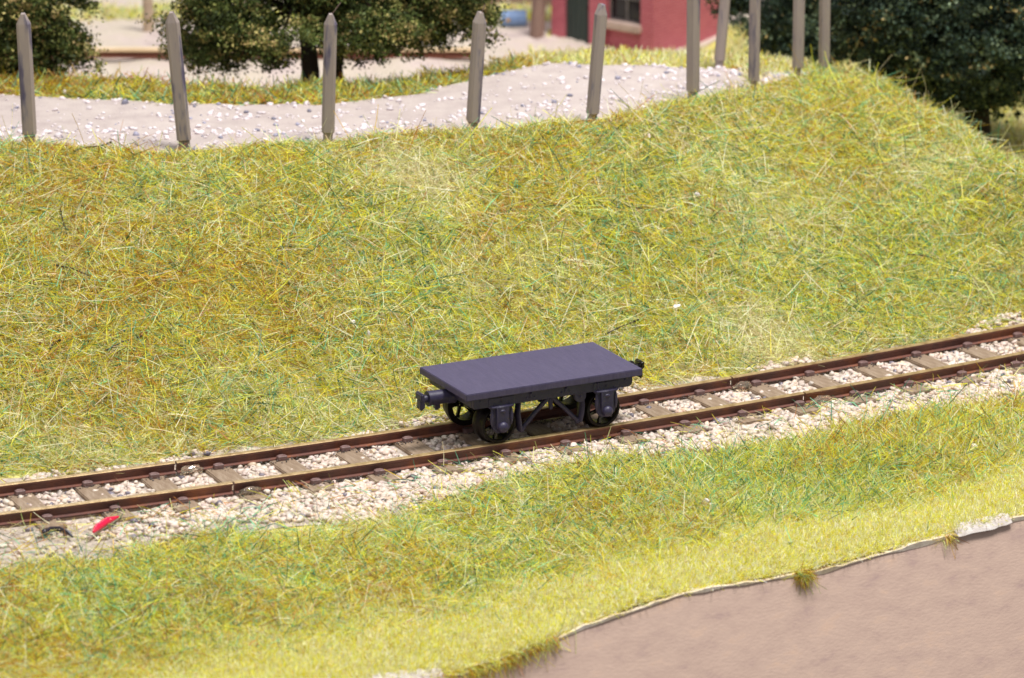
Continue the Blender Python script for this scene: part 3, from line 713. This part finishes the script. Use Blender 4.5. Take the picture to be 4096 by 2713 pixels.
for (bx, by), (tx, ty), Y, wd, dp, rz, lab in POSTS:
    B = at_y(bx, by, Y); zt = float(hz(B[0], Y)); T = at_y(tx, ty, Y)
    hgt = T[2] - zt; o = post_mesh(None, wd, dp, hgt, .045)
    o.location = (B[0], Y, zt); o.rotation_euler = (0, math.atan2(T[0] - B[0], hgt), rz)
    o.rotation_mode = 'XYZ'
    tag(o, lab, 'fence post', 'fence posts along the path')
    if tx in (765, 1112):
        bm = bmesh.new(); tube(bm, [(0, -.02, hgt - .03), (.06, -.03, hgt + .06), (.13, -.03, hgt + .16)] if tx == 765 else [(0, -.05, hgt - .05), (.01, -.06, hgt + .04), (.04, -.06, hgt + .12)], .006, 5)
        bm_obj('stray_fibre', bm, M['clip'], o)
P = at_y(1662, 152, 10.3); T = at_y(1688, -110, 10.3); zt = float(hz(P[0], 10.3))
o = post_mesh(None, .15, .13, T[2] - zt, .03); o.location = (P[0], 10.3, zt); o.rotation_euler = (0, math.atan2(T[0] - P[0], T[2] - zt), .3)
tag(o, 'darker slanting fence post across the path beside the hut', 'fence post', 'fence posts along the path')

# ------------------------------------------------------------------ trees
def tree(base, stems, boughs, crown_n, seed, label, pal, leaf=.05, rest=None):
    """boughs: (x, y, z, rx, ry, rz) leaf masses in world space; stems end inside them"""
    rg = np.random.default_rng(seed); bx, by, bz = base
    root = empty('tree', base); tag(root, label, 'tree', 'trees behind the path')
    bm = bmesh.new()
    for pts, r0, r1_ in stems:
        n = len(pts); tube(bm, [Vector(p) - Vector(base) for p in pts], [r0 + (r1_ - r0) * i / (n - 1) for i in range(n)], 10)
    top = Vector(stems[0][0][-1])
    for bo in boughs:                                   # one limb into every bough
        s = Vector(stems[rg.integers(0, len(stems))][0][-2]); e = Vector(bo[:3]); mid = (s + e) / 2 + Vector((0, 0, .25))
        tube(bm, [s - Vector(base), mid - Vector(base), e - Vector(base)], [.04, .025, .01], 6)
    bm_obj('trunk', bm, M['bark'], root, smooth=True)
    B = np.array([q[:6] for q in boughs]); vol = B[:, 3] * B[:, 4] + B[:, 4] * B[:, 5] + B[:, 3] * B[:, 5]
    idx = rg.choice(len(B), crown_n, p=vol / vol.sum())
    d = rg.normal(size=(crown_n, 3)); d /= np.linalg.norm(d, axis=1)[:, None]
    rr = rg.uniform(.3, 1.25, crown_n) ** .7
    C = B[idx, :3] + d * B[idx, 3:6] * rr[:, None]
    sub = rg.integers(0, crown_n // 7, crown_n); C = C[sub] + rg.normal(0, 1, (crown_n, 3)) * np.array([.15, .15, .09])
    C[:, 2] -= rg.random(crown_n) ** 4 * .3             # hanging sprigs
    keep = (vnoise(C[:, 0] * 1.0 + C[:, 2] * .8, C[:, 1] + C[:, 2], .33, seed) > .31); C = C[keep]
    k = 40; nn = len(C)
    O = rg.normal(size=(nn, k, 3)) * np.array([.085, .085, .05]) * rg.uniform(.5, 1.4, (nn, 1, 1))
    L = (C[:, None] + O).reshape(-1, 3); m = len(L)
    zmin = hz(L[:, 0], L[:, 1]) + .02; L[:, 2] = np.maximum(L[:, 2], zmin)
    u = rg.normal(size=(m, 3)); u /= np.linalg.norm(u, axis=1)[:, None]; v = np.cross(u, rg.normal(size=(m, 3))); v /= np.linalg.norm(v, axis=1)[:, None]
    sz = (leaf * 1.45 * rg.uniform(.35, 1.0, m))[:, None]
    Q = np.stack([L - u * sz * .5, L + v * sz * .33, L + u * sz * .5, L - v * sz * .33], 1) - np.array(base)
    F = np.arange(m * 4).reshape(m, 4)
    cl = (rg.random((nn, 1)) * .72 + rg.random((nn, k)) * .28) ** 1.25; cl = cl.ravel()
    pal = np.array(pal); ci = np.clip((cl * len(pal)).astype(int), 0, len(pal) - 1)
    c = pal[ci] * rg.uniform(.7, 1.3, (m, 1))
    np_mesh('crown', Q.reshape(-1, 3), F, M['leaf'], root, colors=np.repeat(c, 4, 0))
    return root
GRN = [srgb(44, 54, 26), srgb(60, 72, 34), srgb(76, 90, 42), srgb(92, 104, 52), srgb(118, 122, 64), srgb(176, 164, 102), srgb(196, 170, 118)]
DRK = [srgb(32, 44, 38), srgb(42, 56, 46), srgb(52, 70, 56), srgb(66, 84, 68), srgb(88, 104, 78), srgb(128, 144, 114), srgb(186, 164, 112)]
def bough(xd, yd, Y, r, ry=None, rz=None):
    p = at_y(xd, yd, Y); s = (math.hypot(Y - C0[1], 0)) / 18840 * KD * 1.02
    return (p[0], Y, p[2], r * s, (ry or r) * s, (rz or r * .7) * s)
# middle tree
Yt = 10.2; P = at_y(715, 190, Yt); zb = float(hz(P[0], Yt)); base = (P[0], Yt, zb)
st = [([(P[0], Yt, zb - .1), (P[0] + .02, Yt, zb + .5), (P[0] - .05, Yt + .1, zb + 1.4), (P[0] + .1, Yt, zb + 3.2)], .17, .06),
      ([(P[0] + .45, Yt + .15, zb - .1), (P[0] + .4, Yt + .15, zb + .5), (P[0] + .55, Yt + .1, zb + 1.4), (P[0] + .9, Yt, zb + 3.0)], .11, .05)]
bo = [bough(*q) for q in [(440, 30, 10.0, 60), (430, 80, 10.3, 45), (500, 90, 9.7, 55), (520, 130, 10, 30, 30, 26), (560, 20, 9.5, 75), (600, 80, 10.4, 60), (660, 60, 9.4, 70), (700, 0, 9.8, 90), (760, 40, 10.6, 80), (640, 110, 10.1, 38, 40, 22), (800, 70, 9.6, 65, 60, 40), (860, 20, 9.4, 80), (890, 70, 10, 60, 60, 26), (850, 92, 9.9, 45, 40, 22), (950, 30, 10, 80), (990, 52, 10.2, 60, 50, 24), (1050, 20, 9.8, 64), (1090, 62, 10.1, 46, 40, 18), (1120, 10, 10.2, 50), (1140, 95, 10.2, 24, 20, 14), (530, -60, 10, 110), (700, -110, 10.2, 150), (900, -90, 10.4, 140), (1040, -60, 10, 100), (800, -220, 10.2, 150), (450, -20, 10.2, 60)]]
tree(base, st, bo, 5200, 101, 'dark green bushy tree with two trunks behind the path', GRN)
# left tree
Yt = 10.0; P = at_y(30, 190, Yt); zb = float(hz(P[0], Yt)); base = (P[0], Yt, zb)
st = [([(P[0], Yt, zb - .1), (P[0], Yt, zb + .6), (P[0] - .05, Yt, zb + 1.4), (P[0], Yt, zb + 3.0)], .18, .06)]
bo = [bough(*q) for q in [(0, 20, 9.6, 90), (90, 30, 9.9, 80), (150, 50, 10, 55), (60, 90, 9.7, 80), (140, 110, 10, 55, 50, 30), (20, 120, 9.8, 70), (100, 145, 9.9, 55, 50, 30), (140, 165, 10, 38, 30, 16), (190, 70, 10.1, 26, 20, 12), (-60, 60, 10, 90), (50, -60, 10, 120), (150, -30, 10, 50), (-60, -80, 10, 110), (40, 165, 9.9, 60, 40, 18)]]
tree(base, st, bo, 3200, 102, 'dark green bushy tree at the left edge behind the path', GRN)
# dark tree behind the posts
Yt = 14.6; P = at_y(1830, 130, Yt); zb = float(hz(P[0], Yt)); base = (P[0], Yt, zb)
st = [([(P[0], Yt, zb - .1), (P[0], Yt, zb + .8), (P[0] - .05, Yt, zb + 1.8), (P[0], Yt, zb + 3.4)], .18, .06)]
bo = [bough(*q) for q in [(1770, 20, 14.6, 60), (1840, 40, 14.3, 75), (1790, 80, 14.4, 42, 50, 34), (1880, 90, 14.4, 60), (1930, 30, 14.6, 80), (1840, 100, 14.2, 46, 50, 24), (1700, 5, 14.8, 30, 30, 16), (1720, -40, 14.6, 60), (1830, -80, 14.6, 120), (1950, -70, 14.6, 110)]]
tree(base, st, bo, 2400, 103, 'very dark tree standing behind the fence posts beside the hut', DRK, .055)
# big right tree
Yt = 12.6; P = at_y(2262, 256, Yt); zb = float(hz(P[0], Yt)); base = (P[0], Yt, zb)
st = [([(P[0], Yt, zb - .1), (P[0] - .02, Yt, zb + .8), (P[0] - .3, Yt, zb + 1.8), (P[0] - .3, Yt, zb + 4)], .24, .08)]
bo = [bough(*q) for q in [(1990, 40, 12.4, 70), (2000, 90, 12.3, 60, 60, 34), (2080, 30, 12, 90), (2070, 100, 12.2, 70), (2120, 150, 12.2, 60, 60, 36), (2170, 60, 11.8, 100), (2200, 150, 12, 80), (2230, 205, 12.4, 46, 50, 34), (2270, 100, 11.8, 100), (2330, 60, 11.9, 100), (2340, 160, 12.2, 70), (2330, 205, 12.4, 34, 40, 28), (2400, 120, 12, 90), (2290, 180, 12.6, 60), (2060, 150, 12.4, 30, 40, 14), (2170, 190, 12.4, 30, 30, 18), (2100, -60, 12, 140), (2300, -80, 12.2, 160), (2450, 0, 12.2, 120), (2200, -200, 12.2, 180), (2010, -30, 12.4, 90)]]
tree(base, st, bo, 6000, 104, 'large blackish green tree at the right beyond the grass crest', DRK, .06)

# ------------------------------------------------------------------ brick hut
hx, hy = 2.34, 18.85; hzz = float(hz(hx, hy)) - .05
hut = empty('brick_hut', (hx, hy, hzz), -.661)       # local x runs along the front (negative = left), local y to the back
tag(hut, 'pinkish red brick hut with green door and dark window', 'hut')
Lf, Ls, Hh = 2.12, 2.05, 2.6
bm = bmesh.new()
def wallbox(x0, x1, y0, y1, z0, z1): box(bm, ((x0 + x1) / 2, (y0 + y1) / 2, (z0 + z1) / 2), (x1 - x0, y1 - y0, z1 - z0))
wallbox(-Lf, -1.86, 0, .2, 0, Hh); wallbox(-1.86, -1.33, 0, .2, 1.42, Hh); wallbox(-1.33, -.98, 0, .2, 0, Hh)
wallbox(-.98, -.26, .07, .2, 0, .55); wallbox(-.98, -.26, .07, .2, 1.35, Hh); wallbox(-.26, 0, 0, .2, 0, Hh)
wallbox(-.2, 0, .2, Ls, 0, Hh); wallbox(-Lf, -Lf + .2, .2, Ls, 0, Hh); wallbox(-Lf + .2, -.2, Ls - .2, Ls, 0, Hh)
bm_obj('wall', bm, M['brick'], hut)
mdoor = noisy('green_door_paint', [srgb(44, 56, 54), srgb(54, 66, 62)], 5, 4, .5, .2, 14, (4, 1, .5))
bm = bmesh.new(); box(bm, (-1.595, .11, .71), (.53, .05, 1.42))
for k in range(5): box(bm, (-1.82 + .113 * k, .08, .71), (.1, .02, 1.38))
dr = bm_obj('door', bm, mdoor, hut)
bm = bmesh.new(); ball(bm, (-1.4, .06, .7), .025); bm_obj('handle', bm, M['black'], dr)
mgl, nt, p = new_mat('dark_pane'); p.inputs['Base Color'].default_value = (.006, .007, .01, 1); p.inputs['Roughness'].default_value = .12
mfr = noisy('window_paint', [srgb(96, 92, 92), srgb(124, 118, 116)], 6, 3, .5, .1)
bm = bmesh.new()
for x_ in (-.98, -.62, -.26): box(bm, (x_ + (.02 if x_ == -.98 else -.02 if x_ == -.26 else 0), .13, .95), (.03, .04, .8))
for z_ in (.57, .95, 1.33): box(bm, (-.62, .128, z_), (.70, .03, .03))
wn = bm_obj('window', bm, mfr, hut)
bm = bmesh.new(); box(bm, (-.62, .15, .95), (.70, .015, .78)); bm_obj('pane', bm, mgl, wn)
mst = noisy('stone_sill', [srgb(168, 146, 136), srgb(190, 168, 156)], 4, 4, .7, .2)
bm = bmesh.new(); box(bm, (-.62, .0, .5), (.78, .2, .13)); bm_obj('sill', bm, mst, wn, bevel=.02)
mrf = noisy('slate', [srgb(70, 68, 74), srgb(92, 90, 96)], 3, 6, .7, .3)
bm = bmesh.new(); prism(bm, [(-Lf - .2, Hh), (.2, Hh), (-Lf / 2, Hh + .9)], -.2, Ls + .2); bm_obj('roof', bm, mrf, hut)

# blue drum, leaning timber and the far rail
mb = noisy('blue_paint', [srgb(112, 142, 188), srgb(138, 166, 206)], 3, 4, .45, .1)
P = hit(1188, 64); bm = bmesh.new()
cyl(bm, (-.2, 0, .16), (.2, 0, .16), .145, n=24)
for q in (-.2, -.07, .07, .2): cyl(bm, (q - .012, 0, .16), (q + .012, 0, .16), .155, n=24)
o = bm_obj('oil_drum', bm, mb, smooth=True, bevel=.02); o.location = (P[0], P[1], P[2] + .0); o.rotation_euler = (0, 0, .1)
tag(o, 'small light blue drum lying on its side beyond the hut', 'drum')
mo = noisy('orange_paint', [srgb(200, 150, 60), srgb(214, 170, 84)], 5, 3, .5, .1)
bm = bmesh.new(); box(bm, (-.11, -.15, .17), (.06, .02, .05)); bm_obj('orange_patch', bm, mo, o)
mtb = noisy('brown_timber', [srgb(112, 88, 80), srgb(150, 124, 112)], 3, 7, .8, .4, 10, (3, 3, .6))
P = hit(1240, 88); T = at_y(1262, -60, P[1]); bm = bmesh.new(); h_ = T[2] - P[2]
tube(bm, [(0, 0, -.1), (.04, 0, h_ * .5), (T[0] - P[0], 0, h_)], [.13, .12, .10], 9)
o = bm_obj('timber_prop', bm, mtb, smooth=True); o.location = P; tag(o, 'thick brown leaning timber prop at the left wall of the hut', 'timber prop')
P = hit(343, 74); T = at_y(335, -60, P[1]); bm = bmesh.new(); h_ = T[2] - P[2]
tube(bm, [(0, 0, -.1), (0, 0, h_ * .5), (T[0] - P[0], 0, h_)], [.1, .09, .09], 9)
o = bm_obj('timber_stake', bm, noisy('tan_timber', [srgb(160, 140, 120), srgb(184, 164, 142)], 3, 6, .8, .3, 10), smooth=True); o.location = P; tag(o, 'blurred tan stake between the left and middle trees', 'stake')
mrr = noisy('rear_rail_rust', [srgb(112, 66, 52), srgb(132, 82, 64)], 2, 6, .6, .2)
mrt = noisy('rear_rail_head', [srgb(206, 180, 142), srgb(224, 200, 164)], 2, 6, .45, .1)
P0 = hit(250, 147); P1 = hit(760, 132)
yr = P0[1]; zr = float(hz(-5, yr)) + .04
rt_ = empty('rear_rail', (0, yr, zr)); tag(rt_, 'rusty blurred rail crossing the gravel yard behind the trees', 'rail')
bm = bmesh.new(); box(bm, (-6, 0, .02), (11, .16, .03)); box(bm, (-6, 0, .07), (11, .04, .08)); bm_obj('rail_web', bm, mrr, rt_)
bm = bmesh.new(); box(bm, (-6, 0, .135), (11, .17, .05)); bm_obj('rail_head', bm, mrt, rt_, bevel=.01)
bm = bmesh.new(); box(bm, (0, 0, 0), (3, .22, .3)); P = hit(1196, 8)
o = bm_obj('timber_beam', bm, mtb, bevel=.02); o.location = (P[0], P[1], P[2] + .1); tag(o, 'low brown timber beam at the top edge beyond the blue drum', 'beam')

# ------------------------------------------------------------------ small things on the ground
def chip(xd, yd, r, lab, name='white_chip', mat='white_chip', cat='chip', sc=(1, .7, .8), lift=.04, group=None):
    P = hit(xd, yd); bm = bmesh.new(); bmesh.ops.create_icosphere(bm, subdivisions=2, radius=r)
    rn = random.Random(int(xd))
    for _ in range(7):
        d = Vector((rn.gauss(0, 1), rn.gauss(0, 1), rn.gauss(0, 1))).normalized(); h = r * rn.uniform(.45, .8)
        for v in bm.verts:
            q = v.co.dot(d)
            if q > h: v.co -= d * (q - h)
    for v in bm.verts: v.co = Vector((v.co.x * sc[0], v.co.y * sc[1], v.co.z * sc[2]))
    o = bm_obj(name, bm, M[mat] if isinstance(mat, str) else mat, smooth=True); o.location = (P[0], P[1], P[2] + lift + r * .5); o.rotation_euler = (0, rn.uniform(-.6, .6), rn.uniform(0, 3))
    tag(o, lab, cat, group)
G = 'white chips in the grass'
chip(1636, 1178, .085, 'bright white chip in the front grass below the wagon', group=G)
chip(2250, 1048, .07, 'white chip in the front grass near the right edge', group=G)
chip(1567, 722, .075, 'pinkish white chip on the embankment above right of the wagon', group=G)
chip(1500, 325, .05, 'small pale chip near the top of the embankment below the hut', group=G)
chip(816, 756, .05, 'small pale chip low on the embankment left of the wagon', group=G)
chip(1612, 460, .045, 'tiny pale chip halfway up the embankment right of centre', group=G)
chip(853, 785, .05, 'greyish sliver standing low on the embankment left of the wagon', sc=(.5, .5, 1.5), group=G)
chip(150, 222, .05, 'pale stone at the left verge behind the path', group=G)
mw = noisy('dark_stone', [srgb(90, 88, 104), srgb(120, 116, 128)], 8, 4, .6, .3)
chip(560, 1198, .06, 'grey blue stone at the front edge of the ballast', name='grey_stone', mat=mw, cat='stone', sc=(1.3, .8, .6), lift=0)
def twig(pts, r, lab, knob=True):
    Q = [hit(*p) for p in pts]; bm = bmesh.new()
    L_ = [Vector(q) + Vector((0, -.05, .07 + .02 * (i % 2))) for i, q in enumerate(Q)]
    o0 = L_[0].copy(); tube(bm, [l - o0 for l in L_], [r * (1 - .4 * i / len(L_)) for i in range(len(L_))], 6)
    if knob: ball(bm, L_[-1] - o0, r * 1.8); ball(bm, L_[-1] - o0 + Vector((.04, 0, .02)), r * 1.4)
    o = bm_obj('twig', bm, M['twig'], smooth=True); o.location = o0; tag(o, lab, 'twig', 'dark twigs lying in the grass')
twig([(172, 358), (205, 352), (235, 347), (250, 345)], .012, 'dark twig below the path at the left')
twig([(1553, 287), (1580, 300), (1612, 318)], .011, 'dark twig high on the embankment under the hut')
twig([(125, 622), (165, 632), (210, 648)], .010, 'thin dark twig on the left side of the embankment', False)
twig([(140, 490), (146, 520), (156, 552)], .010, 'thin dark upright twig on the far left embankment', False)
twig([(245, 820), (285, 803), (320, 790)], .011, 'dark twig low on the embankment above the left rail joint')
twig([(1400, 782), (1435, 768), (1468, 752)], .011, 'dark twig on the embankment just above the right end of the wagon')
twig([(118, 815), (124, 808), (132, 800)], .014, 'short dark twig near the left foot of the embankment')
twig([(1415, 1078), (1450, 1076), (1500, 1085)], .010, 'thin dark twig in the front grass below the wagon', False)
twig([(2095, 597), (2130, 602), (2165, 608)], .009, 'thin dark twig on the embankment at the right', False)
# red and clear plastic scrap
mr, nt, p = new_mat('red_plastic'); p.inputs['Base Color'].default_value = (*srgb(222, 24, 70), 1); p.inputs['Roughness'].default_value = .25
mc, nt, p = new_mat('milky_plastic'); p.inputs['Base Color'].default_value = (*srgb(226, 208, 196), 1); p.inputs['Transmission Weight'].default_value = .5; p.inputs['Roughness'].default_value = .3
Q = [Vector(hit(*p_)) + Vector((0, 0, .07)) for p_ in ((205, 1258), (222, 1238), (246, 1222), (272, 1212))]; o0 = Q[0].copy()
root = empty('plastic_scrap', o0); tag(root, 'curved red and clear plastic scrap in front of the left track', 'plastic scrap')
bm = bmesh.new(); tube(bm, [q - o0 for q in Q], [.02, .05, .055, .012], 10); bm_obj('clear_shell', bm, mc, root, smooth=True)
bm = bmesh.new(); tube(bm, [q - o0 + Vector((.015, -.03, .035)) for q in [Q[0].lerp(Q[1], .5), Q[1], Q[2], Q[3]]], [.015, .045, .05, .012], 10); bm_obj('red_core', bm, mr, root, smooth=True)
Q = [Vector(hit(*p_)) + Vector((0, 0, .05)) for p_ in ((103, 1246), (118, 1238), (138, 1238), (158, 1246), (168, 1256))]; Q = [q + Vector((0, 0, .03)) for q in Q]; o0 = Q[0].copy()
bm = bmesh.new(); tube(bm, [q - o0 for q in Q], [.03, .035, .03, .03, .012], 8); ball(bm, (0, 0, 0), .045)
mk, nt, p = new_mat('glossy_black_wire'); p.inputs['Base Color'].default_value = (*srgb(42, 36, 46), 1); p.inputs['Roughness'].default_value = .2
o = bm_obj('wire_end', bm, mk, smooth=True); o.location = o0; tag(o, 'short glossy black wire end beside the left track', 'wire')
# white plaster chunks on the board edge
for xd0, xd1, yd0, yd1, lab in ((2205, 2330, 1228, 1198, 'white plaster patch on the board edge at the right'), (860, 1020, 1566, 1556, 'pale plaster patch on the board edge at the bottom')):
    A = at_plane(xd0, yd0); B = at_plane(xd1, yd1); n = 24; xs = np.linspace(A[0], B[0], n); w_ = np.sin(np.linspace(0, math.pi, n)) ** .6 * .045 * (.7 + .5 * vnoise(xs, xs * 0, .15, 77)) + .005
    yy = ye(xs); zz = hz(xs, yy)
    jt = vnoise(xs, xs * 0, .05, 78) * .03; w2 = w_ * (.6 + vnoise(xs, xs * 0 + 3, .09, 79))
    rows = [np.stack([xs + sa * (.10 + w2 * .25), yy - ca * (.10 + w2 * .25), zz - .03 - w2 * .45], -1), np.stack([xs + sa * .075, yy - ca * .075, zz - .012 + jt * .4], -1),
            np.stack([xs - sa * w2, yy + ca * w2, hz(xs - sa * w2, yy + ca * w2) + .035 + jt], -1), np.stack([xs - sa * w2 * 2.2, yy + ca * w2 * 2.2, hz(xs, yy + w2 * 2) - .01], -1)]
    V = np.concatenate(rows); I = np.arange(4 * n).reshape(4, n); F = np.concatenate([np.stack([I[k, :-1], I[k, 1:], I[k + 1, 1:], I[k + 1, :-1]], -1) for k in range(3)])
    o = np_mesh('plaster_patch', V, F, M['pale_plaster'], smooth=True); tag(o, lab, 'plaster patch')
